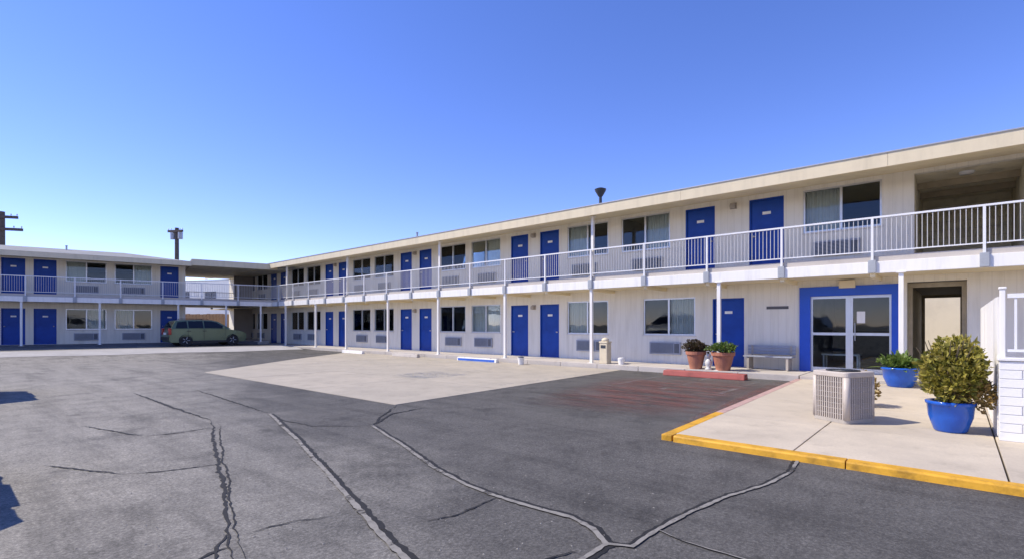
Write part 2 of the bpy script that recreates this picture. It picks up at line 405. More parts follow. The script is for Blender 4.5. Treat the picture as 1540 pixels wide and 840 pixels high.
CR = [
 ([(405, 622), (412, 628), (450, 665), (490, 708), (530, 755), (570, 800), (612, 845)], 0.075, 0.044),
 ([(560, 640), (610, 672), (650, 702), (700, 728), (745, 745), (800, 762), (860, 778), (890, 795), (912, 818)], 0.065, 0.042),
 ([(912, 818), (880, 838), (860, 850)], 0.055, 0.036),
 ([(912, 818), (950, 822), (990, 797), (1040, 770), (1100, 745), (1150, 730), (1190, 710), (1203, 686)], 0.055, 0.032),
 ([(990, 797), (1030, 815), (1080, 830), (1130, 845)], 0.025, 0.010)]
for i, (p, wd, wl) in enumerate(CR):
    ribbon('crack', p, wl * 2.0, 'crack_dark', 0.0036 + .0003 * i, 0.004, i, shift=wl * .5); ribbon('crack_filling', p, wl, 'crack_sand', 0.0085 + .0003 * i, 0.004, i)
for i, (p, wd) in enumerate([
 ([(318, 632), (325, 680), (335, 730), (345, 780), (348, 850)], 0.035), ([(330, 636), (338, 700), (351, 760), (360, 850)], 0.016),
 ([(346, 822), (315, 832), (285, 846)], 0.03), ([(348, 800), (330, 822), (322, 850)], 0.018), ([(200, 590), (260, 612), (318, 632)], 0.05),
 ([(190, 712), (260, 706), (325, 698)], 0.02), ([(640, 785), (700, 770), (745, 748)], 0.018), ([(215, 655), (270, 650), (318, 643)], 0.025),
 ([(365, 805), (450, 782), (500, 776)], 0.014), ([(405, 622), (340, 600), (290, 585)], 0.03), ([(560, 640), (590, 622), (640, 612)], 0.035),
 ([(560, 640), (470, 640), (412, 628)], 0.018), ([(595, 609), (575, 625), (560, 640)], 0.03), ([(120, 640), (215, 655)], 0.025),
 ([(60, 700), (190, 712)], 0.02),
 ([(870, 830), (800, 846)], 0.014)]):
    ribbon('crack', p, wd, 'crack_dark', 0.0045 + .0002 * i, 0.012, 40 + i, True)
# worn paint and stains: thin sheets
def sheet(name, pts, mat, z, parent=None):
    m_ = MB(); m_.quad([(x, y, z) for x, y in pts]); o = m_.build(name, mat, parent, normals=False)
    ul = o.data.uv_layers.new(name='UVMap')
    for i, uv in enumerate(((0, 0), (1, 0), (1, 1), (0, 1))): ul.data[i].uv = uv
    return o
sheet('faded_paint', [ground(760, 606), ground(1040, 638), ground(1188, 574), ground(925, 564)], 'worn_red', 0.009, asphalt)
sheet('faded_paint', [ground(985, 650), ground(1012, 652), ground(1192, 573), ground(1166, 572)], 'worn_red', 0.013, asphalt)
for k in range(3):
    yb = 3.55 + k * 1.2
    sheet('parking_line', [(10.2, yb), (13.6, yb + .05), (13.6, yb + .16), (10.2, yb + .11)], 'worn_white', 0.016, asphalt)
sheet('oil_stain', [(6.5, 2.9), (12.0, 3.1), (12.3, 6.9), (6.8, 6.8)], 'oil_stain', 0.0055, asphalt)
# faded blue accessible-parking square with a worn white wheelchair mark
isa = sheet('parking_mark', [(8.3, 10.2), (10.0, 10.2), (10.0, 11.9), (8.3, 11.9)], 'worn_blue', 0.016, apron); isa.location = (-9, -12, 0)
mk = MB()
def arc(cx, cy, r0, r1, a0, a1, n=14):
    for i in range(n):
        p, q = a0 + (a1 - a0) * i / n, a0 + (a1 - a0) * (i + 1) / n
        mk.quad([(cx + r * math.cos(R(a)), cy + r * math.sin(R(a)), 0.020) for r, a in ((r0, p), (r1, p), (r1, q), (r0, q))])
arc(9.0, 10.95, .33, .42, 60, 320)
mk.quad([(9.02, 11.2, .02), (9.50, 11.2, .02), (9.50, 11.1, .02), (9.02, 11.1, .02)]); mk.quad([(9.4, 11.0985, .02), (9.5, 11.0985, .02), (9.1, 10.75, .02), (9.0, 10.75, .02)])
arc(9.66, 11.15, 0, .1, 0, 360)
o = mk.build('wheelchair_symbol', 'worn_white', apron, normals=False); o.location = (-9, -12, 0)
for yb in (7.9, 11.0, 14.4, 17.6):
    o = sheet('parking_line', [(8.6, yb), (13.6, yb), (13.6, yb + .1), (8.6, yb + .1)], 'worn_white', 0.017, apron); o.location = (-9, -12, 0)

# pavement round the office, with a yellow kerb and a faded red kerb
pave = empty('pavement', (9, 0, 0), label='raised cream concrete pavement outside the office', kind='structure')
PZ = .072; XR = [6.02, 7.74, 9.85, 12.0, 14.17]; YR = [-6.2, -4.6, -3.1, -1.75, -0.33, 1.31, 2.62]
for i in range(4):
    for j in range(6):
        x0, x1 = XR[i], XR[i + 1] - 0.016; y0, y1 = YR[j], YR[j + 1] - (0.016 if j < 5 else 0)
        e0 = y1 + (0.30 * (x0 - 5.5) / 8.7 - 0.05 if j == 5 else 0); e1 = y1 + (0.30 * (x1 - 5.5) / 8.7 - 0.05 if j == 5 else 0)
        MB().prism([(x0 - 9, y0), (x1 - 9, y0), (x1 - 9, e1), (x0 - 9, e0)], -0.06, PZ + random.uniform(-.003, .003)).build('slab', 'pavement', pave, bevel=0.006)
for j in range(5):
    y1 = 2.56 - j * 1.75; y0 = y1 - 1.74
    MB().sweep_x([(5.85, -.06), (6.015, -.06), (6.015, PZ + .003), (5.88, PZ + .003), (5.865, PZ - .012)], -y1, -y0).build('kerb', 'yellow_paint', pave, loc=(-9, 0, 0), bevel=0.006).rotation_euler = (0, 0, R(-90))
for j in range(5):
    y1 = 2.93 - j * 1.8
    MB().box(14.175 - 9, 15.79 - 9, y1 - 1.786, y1, -.06, .148 + random.uniform(-.002, .002)).build('slab', 'walkway', pave, bevel=0.012)
for j in range(4):
    x0 = 5.88 + j * 2.07; x1 = x0 + 2.06; f_ = lambda x: 2.575 + 0.30 * (x - 5.5) / 8.7
    MB().prism([(x0 - 9, f_(x0)), (x1 - 9, f_(x1)), (x1 - 9, f_(x1) + .13), (x0 - 9, f_(x0) + .13)], -.06, PZ - .002).build('kerb', 'pink_paint' if j else 'yellow_paint', pave, bevel=0.01)
# walkway along the rooms
walk = empty('walkway', (15, 10, 0), label='raised concrete walkway along the ground floor rooms', kind='structure')
for j in range(22):
    y0 = 2.95 + j * 1.45
    MB().box(14.17 - 15, 15.79 - 15, y0 - 10, y0 + 1.437 - 10, -.06, .15 + random.uniform(-.002, .002)).build('slab', 'walkway', walk, bevel=0.012)
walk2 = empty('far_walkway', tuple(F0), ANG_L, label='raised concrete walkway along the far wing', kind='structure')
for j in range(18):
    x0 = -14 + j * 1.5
    if x0 < 11.2: MB().box(x0, x0 + 1.487, 0.0, WL - .01, .0, .35).build('slab', 'walkway_painted_shade', walk2, bevel=0.012)

# ------------------------------------------------------------------ building kit
def wall_mb(x0, x1, z0, z1, ops, y0=0.0, y1=0.18):
    m_ = MB(); cuts = sorted(ops); cur = x0
    for (a, b_, c_, d_) in cuts:
        if a > cur: m_.box(cur, a, y0, y1, z0, z1)
        if c_ > z0: m_.box(a, b_, y0, y1, z0, c_)
        if d_ < z1: m_.box(a, b_, y0, y1, d_, z1)
        cur = b_
    if cur < x1: m_.box(cur, x1, y0, y1, z0, z1)
    return m_
CACHE = {}
def cached(key, fn):
    if key not in CACHE: CACHE[key] = fn()
    return CACHE[key]
def window(parent, cx, z0, wd, ht, style):
    def fr():
        m_ = MB(); h = wd / 2; t_ = .045
        m_.box(-h, h, .03, .10, 0, t_).box(-h, h, .03, .10, ht - t_, ht).box(-h, -h + t_, .03, .10, t_, ht - t_).box(h - t_, h, .03, .10, t_, ht - t_)
        m_.box(-.03, .03, .035, .095, t_, ht - t_); return m_.mesh('window', 'aluminium')
    k = (round(wd, 2), round(ht, 2))
    o = link('window', cached(('wf',) + k, fr), parent, (cx, 0, z0))
    pane = cached(('wp',) + k, lambda: BX(-wd / 4 + .035, wd / 4 - .035, .060, .066, .045, ht - .045).mesh('pane', 'window_glass'))
    for sg in (-1, 1): link('pane', pane, o, (sg * (wd / 4 + .0), 0, 0))
    sill = cached(('ws',) + k, lambda: BX(-wd / 2 - .03, wd / 2 + .03, -.035, .028, -.04, -.002).mesh('sill', 'wall_paint')); link('sill', sill, o)
    def cur(a, b_):
        def f_():
            m_ = MB(); n = 44
            for i in range(n + 1):
                x = a + (b_ - a) * i / n; y = .17 + .03 * math.sin(i * 1.45) + .01 * math.sin(i * .6)
                m_.v += [(x, y, .03), (x, y * .98, ht + .02)]
            for i in range(n): m_.f.append((2 * i, 2 * i + 2, 2 * i + 3, 2 * i + 1)); m_.mi.append(0)
            return m_.mesh('curtain', 'curtain', smooth=True, normals=False)
        return f_
    h = wd / 2
    for (a, b_) in {'L': [(-h, -.02)], 'R': [(.02, h)], 'B': [(-h, -.05), (.08, h)], 'E': [(-h, -h * .55), (h * .5, h)], 'N': [(-h, -h * .72)], 'C': [(-h * .98, h)]}[style]:
        link('curtain', cached(('wc', style, a, b_) + k, cur(a, b_)), o)
    return o
def door(parent, cx, z0, wd, ht, hinge=1):
    def leaf():
        m_ = BX(-wd / 2 + .045, wd / 2 - .045, .055, .10, .012, ht - .045); return m_.mesh('door', 'door_blue', bevel=.004)
    def frm():
        m_ = MB(); h = wd / 2
        m_.box(-h, -h + .04, .0125, .12, 0, ht).box(h - .04, h, .0125, .12, 0, ht).box(-h + .04, h - .04, .0125, .12, ht - .04, ht); return m_.mesh('door_frame', 'door_blue')
    def hnd():
        m_ = MB(); m_.lathe([(.028, 0), (.028, .012), (.012, .014), (.012, .04), (.026, .048), (.024, .065), (0.0, .068)], 12, axis='y')
        m_.v = [(x, -y, z) for x, y, z in m_.v]; return m_.mesh('handle', 'aluminium', smooth=True)
    k = (round(wd, 2), round(ht, 2))
    o = link('door', cached(('dl',) + k, leaf), parent, (cx, 0, z0))
    link('door_frame', cached(('df',) + k, frm), o)
    link('handle', cached(('dh',), hnd), o, (hinge * (wd / 2 - .12), .055, .98))
    link('number_plate', cached(('dn',), lambda: BX(-.11, .11, .047, .0545, -.04, .04).mesh('number_plate', 'white_paint')), o, (0, 0, ht - .42))
    link('threshold', cached(('dt',) + k, lambda: BX(-wd / 2, wd / 2, -.03, .05, .001, .011).mesh('threshold', 'aluminium')), o)
    return o
def aircon(parent, cx, z0):
    def body():
        m_ = MB(); m_.box(-.53, .53, -.07, .0, 0, .40); return m_.mesh('air_conditioner', 'ac_grey', bevel=.012)
    def gri():
        m_ = MB()
        for i in range(9): m_.box(-.48, .30, -.083, -.0705, .05 + i * .036, .066 + i * .036)
        return m_.mesh('grille', 'ac_dark')
    o = link('air_conditioner', cached('acb', body), parent, (cx, 0, z0)); link('grille', cached('acg', gri), o)
    link('control_panel', cached('acp', lambda: BX(.33, .49, -.078, -.0705, .05, .35).mesh('control_panel', 'ac_dark')), o)
    return o
def wall_light(parent, cx, z):
    def f_():
        m_ = MB(); m_.box(-.09, .09, -.03, 0, -.09, .09); m_.lathe([(.07, .0), (.085, .06), (.07, .13), (.02, .15)], 14, (0, -.10, -.08)); return m_.mesh('wall_light', 'tan_plastic')
    link('wall_light', cached('wl', f_), parent, (cx, 0, z))
def railing(parent, x0, x1, y, zf, posts, zt, ind, top='rail_white'):
    m_ = MB(); m_.box(x0, x1, y - .022, y + .022, zt - .04, zt); m_.box(x0, x1, y - .013, y + .013, zf + .09, zf + .115)
    r_ = m_.build('railing', top, parent)
    pm_ = cached(('pick', round(zt - zf, 2)), lambda: BX(-.0065, .0065, -.0065, .0065, .116, zt - zf - .041).mesh('picket', 'picket_grey'))
    pp = cached(('post', round(zt - zf, 2)), lambda: BX(-.024, .024, -.0245, .0245, -.30, zt - zf - .041).mesh('post', 'rail_white'))
    bk = cached('brk', lambda: BX(-.075, .075, -.07, -.001, -.39, -.10).mesh('bracket', 'bracket_grey', bevel=.006))
    for p in posts:
        link('post', pp, r_, (p, y, zf)); link('bracket', bk, r_, (p, y - .015, zf))
    n = int((x1 - x0) / .09); st = MB(); cnt = 0
    for i in range(n + 1):
        x = x0 + .02 + i * (x1 - x0 - .04) / n
        if any(abs(x - p) < .04 for p in posts): continue
        if ind(x): link('picket', pm_, r_, (x, y, zf)); cnt += 1
        else: st.box(x - .0065, x + .0065, y - .0065, y + .0065, zf + .116, zt - .041)
    if st.v: tag(st.build('picket_row', 'picket_grey', r_), kind='stuff')
def column(parent, x, y, z0, z1, s_=.05):
    m_ = BX(-s_, s_, -s_, s_, 0, z1 - z0); m_.box(-.10, .10, -.10, .10, 0, .012); m_.box(-.09, .09, -.09, .09, z1 - z0 - .012, z1 - z0 - .001)
    link('column', cached(('col', round(z1 - z0, 2), s_), lambda: m_.mesh('column', 'white_paint')), parent, (x, y, z0))

# ------------------------------------------------------------------ right wing
Z0, Z1, ZT = .15, 2.98, 5.17
X0, X1 = -44.0, 8.0
rw = empty('motel_wing', (RW, 0, 0), R(-90), label='long cream two-storey motel wing with blue doors, white balcony railing and the office', cat='building')
dW, dH, wW, wH, wS = .92, 2.05, 1.76, 1.20, .92
pairs = [12.65, 20.15, 27.65, 35.15]; wins = [16.40, 23.90, 31.40, 38.9]
up_d = [4.12, 6.03] + [p + s_ for p in pairs for s_ in (-.76, .76)]; lo_d = [5.18] + up_d[2:]
up_w = [2.30, 7.89, 10.17] + [p + s_ for p in wins for s_ in (-1.06, 1.06)]; lo_w = [7.06] + up_w[2:]
REC = (rx(1375), 1.15)                                # open stair landing upstairs (local x)
PAS = (rx(1364), .18)                                 # passage through the ground floor
ENT = (rx(1203), rx(1352))
ops_u = [(-p - dW / 2, -p + dW / 2, Z1, Z1 + dH) for p in up_d] + [(-p - wW / 2, -p + wW / 2, Z1 + wS, Z1 + wS + wH - .03) for p in up_w]
ops_l = [(-p - dW / 2, -p + dW / 2, Z0, Z0 + dH) for p in lo_d] + [(-p - wW / 2, -p + wW / 2, Z0 + wS, Z0 + wS + wH) for p in lo_w]
ops_u.append((REC[0], REC[1], Z1, ZT - .09)); ops_l.append((PAS[0], PAS[1], Z0, 2.45)); ops_l.append((ENT[0], ENT[1], Z0, 2.42))
wall_mb(X0, X1, 0, Z0 + 2.43, ops_l).build('wall', 'siding', rw)
wall_mb(X0, X1, Z1 - .40, ZT, ops_u, y0=0.0).build('wall', 'siding', rw)
BK = 7.2
wall_mb(X0, X1, 0, ZT, [(PAS[0], PAS[1], .15, 2.45)], BK, BK + .18).build('back_wall', 'wall_paint', rw)
for e in (X0, X1 - .18): BX(e, e + .18, .181, BK - .001, 0, ZT).build('end_wall', 'wall_paint', rw)
# storey floor inside, ground floor inside
BX(X0 + .18, PAS[0] - .12, .181, BK - .001, .0, .149).build('floor', 'interior', rw)
BX(X0 + .18, X1 - .18, .181, BK - .001, 2.46, 2.97).build('floor', 'interior', rw)
BX(PAS[0], PAS[1], -.02, BK + .2, .0, .146).build('passage_floor', 'walkway', rw)
# partition walls between rooms
for p in [8.95, 12.65, 16.4, 20.15, 23.9, 27.65, 31.4, 35.15]:
    for za, zb in ((.15, 2.455), (2.975, ZT - .01)): BX(-p - .06, -p + .06, .185, BK - .005, za, zb).build('partition', 'interior', rw)
for p in (3.35, 5.10): BX(-p - .06, -p + .06, .185, BK - .005, .15, 2.455).build('partition', 'interior', rw)
for xx in (PAS[0] - .06, PAS[1] + .06): BX(xx - .055, xx + .055, .183, BK - .003, 0, 2.455).build('passage_wall', 'olive_board', rw)
for yy in (.35, BK - .3):
    m_ = MB(); m_.box(PAS[0] + .001, PAS[0] + .09, yy, yy + .1, .15, 2.44).box(PAS[1] - .09, PAS[1] - .001, yy, yy + .1, .15, 2.44).box(PAS[0] + .09, PAS[1] - .09, yy, yy + .1, 2.33, 2.44); m_.build('passage_frame', 'olive_beam', rw)
# stair landing: side walls, back wall and ceiling of boards
RB = 4.0
for xx in (REC[0] - .06, REC[1] + .06): BX(xx - .055, xx + .055, .183, RB + .1, 2.975, ZT - .004).build('landing_wall', 'olive_board', rw)
hb = int((ZT - 2.98) / .24)
for i in range(9):
    BX(REC[0], REC[1], RB - .002 * (i % 2), RB + .03, 2.98 + i * .243, 2.98 + i * .243 + .232).build('wall_board', 'olive_board', rw)
BX(REC[0], REC[1], RB + .031, RB + .1, 2.975, ZT - .004).build('landing_wall', 'olive_beam', rw)
for i in range(12):
    BX(REC[0], REC[1], .19 + i * .317, .19 + i * .317 + .307, ZT - .06, ZT - .03 + .002 * (i % 2)).build('ceiling_board', 'olive_board', rw)
for yy in (1.35, 2.65): BX(REC[0], REC[1], yy, yy + .1, ZT - .22, ZT - .0605).build('ceiling_beam', 'olive_beam', rw)
BX(REC[0], REC[1], .19, RB, 2.972, 2.986).build('landing_floor', 'walkway', rw)
lmp = MB().lathe([(.0, 0), (.13, .005), (.15, .05), (.16, .07)], 20, (0, 0, 0)).build('ceiling_light', 'lamp_clear', rw, smooth=True, loc=(.18, .75, ZT - .132))
# doors, windows, air conditioners
for i, p in enumerate(up_d): door(rw, -p, Z1, dW, dH, 1 if i % 2 else -1)
for i, p in enumerate(lo_d): door(rw, -p, Z0, dW, dH, 1 if i % 2 else -1)
su = ['L', 'R', 'L', 'R', 'E', 'L', 'N', 'R', 'B', 'L', 'R']; sl_ = ['R', 'L', 'C', 'E', 'B', 'L', 'R', 'L', 'E', 'R']
for i, p in enumerate(up_w): window(rw, -p, Z1 + wS, wW, wH - .03, su[i]); aircon(rw, -p + (.1 if i % 2 else -.1), Z1 + .25)
for i, p in enumerate(lo_w): window(rw, -p, Z0 + wS, wW, wH, sl_[i]); aircon(rw, -p + (.1 if i % 2 else -.1), Z0 + .3)
for p in (5.02, 12.65, 20.15, 27.65): wall_light(rw, -p, Z1 + 1.95); 
for p in (12.65, 20.15): wall_light(rw, -p, Z0 + 1.95)
# balcony: slab, white steel channel, soffit boards
OV = 1.5
BX(X0, X1, -OV + .08, -.001, 2.84, 2.98).build('balcony_slab', 'walkway', rw)
posts = [-(1.47 + 1.9 * k) for k in range(-3, 17)]
edges = [X1] + [p for p in posts] + [X0]
edges = sorted(edges)
for a, b_ in zip(edges, edges[1:]):
    if b_ > -33.0: BX(max(a, -33.4) + .004, b_ - .004, -OV, -OV + .079, 2.58, 2.845).build('edge_beam', 'white_paint', rw, bevel=.008)
BX(X0, X1, -OV + .081, -.002, 2.60, 2.635).build('balcony_soffit', 'soffit', rw)
for k in range(0, 19): 
    xx = -(1.47 + 1.9 * k)
    if xx > -34: BX(xx - .05, xx + .05, -OV + .0815, -.003, 2.50, 2.599).build('joist', 'soffit', rw)
railing(rw, -33.0, X1, -OV + .03, Z1, [p for p in posts if p > -33], 3.88, lambda x: x > -16)
for p in (.94, 4.95, 9.07, 12.9, 16.75, 20.4, 24.1, 27.3, 31.0): column(rw, -p, -OV + .06, .15, 2.499 if p in (0,) else 2.58, .045)
for p in (9.07, 16.75, 24.1, 31.0): column(rw, -p, -OV + .14, 2.981, 4.96, .045)
# roof: low pitch, sloped soffit, fascia boards, drip edge
rp = [(-1.70, 4.96), (-1.70, 5.24), (3.6, 5.50), (8.9, 5.24), (8.9, 4.96), (7.38, ZT + .002), (0.0, ZT + .002)]
m_ = MB(); m_.sweep_x(rp, X0, X1 + .4); me = m_.mesh('roof', ['roofing', 'soffit'])
for p in me.polygons: p.material_index = 1 if p.normal.z < -.2 else 0
link('roof', me, rw)
for i in range(11):
    a = X0 + i * 4.76; BX(a + .003, a + 4.757, -1.735, -1.701, 4.93, 5.235).build('fascia_board', 'fascia', rw)
BX(X0, X1 + .4, -1.755, -1.60, 5.236, 5.262).build('drip_edge', 'galv', rw)
# roof furniture
def vent(parent, loc, k, mat):
    if k == 'turbine':
        m_ = MB(); m_.lathe([(.06, -.25), (.05, .24), (.08, .27), (.18, .44), (.20, .50), (.10, .54), (0.0, .55)], 16)
    elif k == 'pipe':
        m_ = MB(); m_.lathe([(.045, -.1), (.045, .35), (.06, .36), (.06, .40), (0, .41)], 12)
    else:
        m_ = MB(); m_.lathe([(.22, -.1), (.22, .22), (.42, .25), (.45, .32), (.30, .50), (.0, .58)], 18)
    o = m_.build('roof_vent', mat, parent, smooth=False); o.location = loc
vent(rw, (rx(903, -.9), -.9, 5.46), 'turbine', 'dark_metal')
vent(rw, (rx(650, 0), -.9, 5.28), 'pipe', 'galv')
vent(rw, (-38.0, .8, 5.36), 'dome', 'galv'); vent(rw, (-36.0, .9, 5.36), 'dome', 'galv')
vent(rw, (-21.5, 1.0, 5.36), 'pipe', 'galv')
# office entrance: blue surround, aluminium glazing
e0, e1 = ENT; gi0, gi1 = rx(1219), rx(1341)
m_ = MB(); m_.box(e0, gi0, -.06, .17, .151, 2.42).box(gi1, e1, -.06, .17, .151, 2.42).box(gi0, gi1, -.06, .17, 2.17, 2.42); m_.build('entrance_surround', 'frame_blue', rw)
en = MB(); gm = rx(1277); t_ = .05
for a, b_ in ((gi0, gm - .03), (gm + .03, gi1)):
    en.box(a, a + t_, .03, .09, .152, 2.169).box(b_ - t_, b_, .03, .09, .152, 2.169).box(a + t_, b_ - t_, .03, .09, 2.10, 2.169).box(a + t_, b_ - t_, .03, .09, .152, .27).box(a + t_, b_ - t_, .035, .085, 1.13, 1.20)
en.box(gm - .0295, gm + .0295, .02, .10, .152, 2.169)
ent = en.build('entrance_door', 'aluminium', rw)
for a, b_ in ((gi0, gm - .03), (gm + .03, gi1)):
    BX(a + t_, b_ - t_, .057, .063, .27, 1.13).build('pane', 'window_glass', ent); BX(a + t_, b_ - t_, .057, .063, 1.20, 2.10).build('pane', 'window_glass', ent)
MB().tube([(gm + .13, .03, 1.0), (gm + .13, -.02, 1.0), (gm + .13, -.02, 1.45), (gm + .13, .03, 1.45)], .012).build('handle', 'galv', ent)
BX(gm + .16, gm + .34, .054, .0565, 1.45, 1.75).build('notice', 'white_paint', ent)
BX((e0 + e1) / 2 - .16, (e0 + e1) / 2 + .20, -.13, -.061, 2.36, 2.56).build('entrance_light', 'beige', rw, bevel=.01)
# lettering strip on the wall beside the office (too worn in the photograph to read)
m_ = BX(rx(1153), rx(1186), -.014, -.001, 1.85, 1.93)
m_.build('wall_sign', 'bronze', rw)
# inside the office
lob = MB(); BX(-3.2, -1.0, 4.6, 5.2, .15, 1.2).build('counter', 'wood_pole', rw); BX(-3.29, PAS[0] - .13, 5.6, 5.66, .15, 2.455).build('lobby_wall', 'interior', rw)
m_ = MB(); m_.box(-2.9, -2.0, .9, 1.4, .55, .59); 
for a, b_ in ((-2.87, .93), (-2.07, .93), (-2.87, 1.33), (-2.07, 1.33)): m_.box(a, a + .04, b_, b_ + .04, .15, .55)
tb = m_.build('lobby_table', 'white_paint'); tb.matrix_world = Matrix.Translation((RW, 0, 0)) @ Matrix.Rotation(R(-90), 4, 'Z')
tag(tb, 'low white table standing behind the office glass doors', 'table')

# ------------------------------------------------------------------ far (left) wing
lw = empty('motel_wing', tuple(OL), ANG_L, label='shaded two-storey motel wing with hipped roof across the car park', cat='building')
A0, A1, AE = -13.0, lx(275), 14.6
LZ0, LZ1, LZT = .35, 2.97, 4.96
ld = [lx(20), lx(68), lx(255)]; lwn = [lx(130), lx(201)]
ld = [ld[0] - 6.5, ld[1] - 6.5] + ld; lwn = [ld[0] + 2.7, ld[0] - 2.6] + lwn
lwn = [x for x in lwn if x < lx(-20) - .9 or x > lx(90)]
lwn = [w_ for w_ in lwn if all(abs(w_ - d_) > 1.45 for d_ in ld)]
DH, WS, WH = 1.93, .80, 1.14
ou = [(x - dW / 2, x + dW / 2, LZ1, LZ1 + DH) for x in ld] + [(x - wW / 2, x + wW / 2, LZ1 + WS, LZ1 + WS + WH) for x in lwn]
ol = [(x - dW / 2, x + dW / 2, LZ0, LZ0 + DH) for x in ld] + [(x - wW / 2, x + wW / 2, LZ0 + WS, LZ0 + WS + WH) for x in lwn]
wall_mb(A0, A1, 0, 2.57, ol).build('wall', 'siding', lw); wall_mb(A0, A1, 2.57, LZT, ou).build('wall', 'siding', lw)
BX(A0, A1, BK, BK + .18, 0, LZT).build('back_wall', 'wall_paint', lw)
for e in (A0, A1 - .18): BX(e, e + .18, .181, BK - .001, 0, LZT).build('end_wall', 'wall_paint', lw)
BX(A0 + .18, A1 - .18, .181, BK - .001, 2.46, 2.96).build('floor', 'interior', lw)
BX(A0 + .18, A1 - .18, .181, BK - .001, .1, .34).build('floor', 'interior', lw)
for i, x in enumerate(ld):
    door(lw, x, LZ1, dW, DH, 1 if i % 2 else -1); door(lw, x, LZ0, dW, DH, 1 if i % 2 else -1)
for i, x in enumerate(lwn):
    window(lw, x, LZ1 + WS, wW, WH, 'LRLR'[i % 4]); window(lw, x, LZ0 + WS, wW, WH, 'RLRL'[i % 4])
    aircon(lw, x, LZ1 + .22); aircon(lw, x, LZ0 + .2)
# balcony of the far wing, running on across the open breezeway to the other wing
BX(A0, AE - 1.1, -WL + .08, -.001, 2.83, LZ1).build('balcony_slab', 'walkway', lw)
BX(A1 + .002, AE - 1.0, .0, BK, 2.70, LZ1 - .004).build('breezeway_slab', 'walkway', lw)
lpost = [A0 + .6 + 1.9 * k for k in range(14)]; lpost = [p for p in lpost if p < 12.0]
ed = [A0] + lpost + [12.3]
for a, b_ in zip(ed, ed[1:]): BX(a + .004, b_ - .004, -WL, -WL + .079, 2.58, 2.835).build('edge_beam', 'white_paint', lw, bevel=.008)
BX(A0, AE - 1.1, -WL + .081, -.002, 2.60, 2.635).build('balcony_soffit', 'soffit', lw)
railing(lw, A0, 12.3, -WL + .03, LZ1, lpost, 3.87, lambda x: False)
for x in (lx(-120, -1.94), lx(32, -1.94), lx(150, -1.94), lx(268, -1.94), lx(340, -1.94), lx(392, -1.94)): column(lw, x, -WL + .06, .35, 2.58, .045)
column(lw, A1 + .06, .05, LZ1, 4.955, .07); column(lw, A1 + .06, .05, .35, 2.69, .07)
# back railing of the breezeway
railing(lw, A1 + .1, 13.2, BK - .1, LZ1, [A1 + .2, A1 + 2.2], 3.86, lambda x: False)
BX(A1 + .002, 12.5, 0, BK, .0, .345).build('breezeway_floor', 'walkway', lw)
# hipped roof over the rooms, flat canopy over the breezeway
m_ = MB(); xa, xb, ya, yb, ze = A0 - 1, A1 + .3, -WL - .22, BK + 1.5, 5.06
yr = (ya + yb) / 2; zr = 5.9
m_.quad([(xa, ya, ze), (xb, ya, ze), (xb - 3.2, yr, zr), (xa, yr, zr)]); m_.quad([(xb, ya, ze), (xb, yb, ze), (xb - 3.2, yr, zr)])
m_.quad([(xb, yb, ze), (xa, yb, ze), (xa, yr, zr), (xb - 3.2, yr, zr)]); m_.quad([(xa, yb, ze), (xa, ya, ze), (xa, yr, zr)])
m_.quad([(xa, ya, ze), (xa, yb, ze), (xb, yb, ze), (xb, ya, ze)])
m_.build('roof', 'roofing', lw)
BX(xa, xb - .01, ya + .05, yb, LZT + .002, 5.055).build('soffit', 'soffit', lw)
for i in range(5):
    a = xa + i * (xb - xa) / 5; BX(a + .003, a + (xb - xa) / 5 - .003, ya - .03, ya + .048, 4.80, 5.07).build('fascia_board', 'fascia', lw)
m_ = MB(); m_.box(xb, 13.6, -WL - .12, BK + 1.0, 4.97, 5.20); m_.build('breezeway_roof', 'roofing', lw)
BX(xb + .01, 12.6, -WL - .16, -WL - .121, 4.86, 5.22).build('fascia_board', 'fascia', lw)
BX(xb + .02, 13.5, -WL - .1, BK + .9, 4.955, 4.969).build('breezeway_ceiling', 'olive_board', lw)
vent(lw, (lx(100, 2.2), 2.2, 5.60), 'pipe', 'galv')
# dark wall closing the breezeway against the other wing
m_ = MB(); BX(lx(352, 5.0), 13.6, 5.0, 5.15, .345, 4.95).build('breezeway_wall', 'interior', lw)

# ------------------------------------------------------------------ beyond the building
fb = empty('neighbour_building', (29.0, 1.0, 0), 0, label='sunlit cream building seen through the ground floor passage', cat='building')
m_ = wall_mb(-9, 9, 0, 4.4, [(4.2, 5.6, 1.0, 2.2)], 0, .2); w_ = m_.build('wall', 'far_wall', fb); w_.rotation_euler = (0, 0, R(-90))
BX(.2, 6, -9, 9, 4.3, 4.6).build('roof', 'roofing', fb); BX(.21, 6, -9, -8.8, 0, 4.29).build('side_wall', 'far_wall', fb); BX(.21, 6, 8.8, 9, 0, 4.29).build('side_wall', 'far_wall', fb)
pb = OL + TL * 10.5 + NL * 26
nb = empty('neighbour_building', tuple(pb), ANG_L + R(-50), label='white building seen through the upper breezeway beside the shaded wing', cat='building')
BX(-8, 8, 0, .3, 0, 6.0).build('wall', 'far_white', nb); BX(-8, 8, .31, 8, 5.9, 6.15).build('roof', 'roofing', nb)
BX(-8, -7.7, .31, 8, 0, 5.9).build('side_wall', 'far_white', nb); BX(7.7, 8, .31, 8, 0, 5.9).build('side_wall', 'far_white', nb)
for k in range(4): 
    o = BX(-6 + k * 3.4, -4.6 + k * 3.4, -.02, -.001, 3.9, 4.9).build('window', 'ac_dark', nb)
fp = OL + TL * 9.0 + NL * 14.5
fe = empty('wooden_fence', tuple(fp), ANG_L + R(-40), label='tan wooden board fence seen through the lower breezeway behind the parked car', cat='fence')
bd = BX(-.14, .14, 0, .03, 0.0, 2.35).mesh('board', 'fence_wood')
for i in range(34): link('board', bd, fe, (-5 + i * .3, random.uniform(-.006, .006), random.uniform(-.03, .02)))
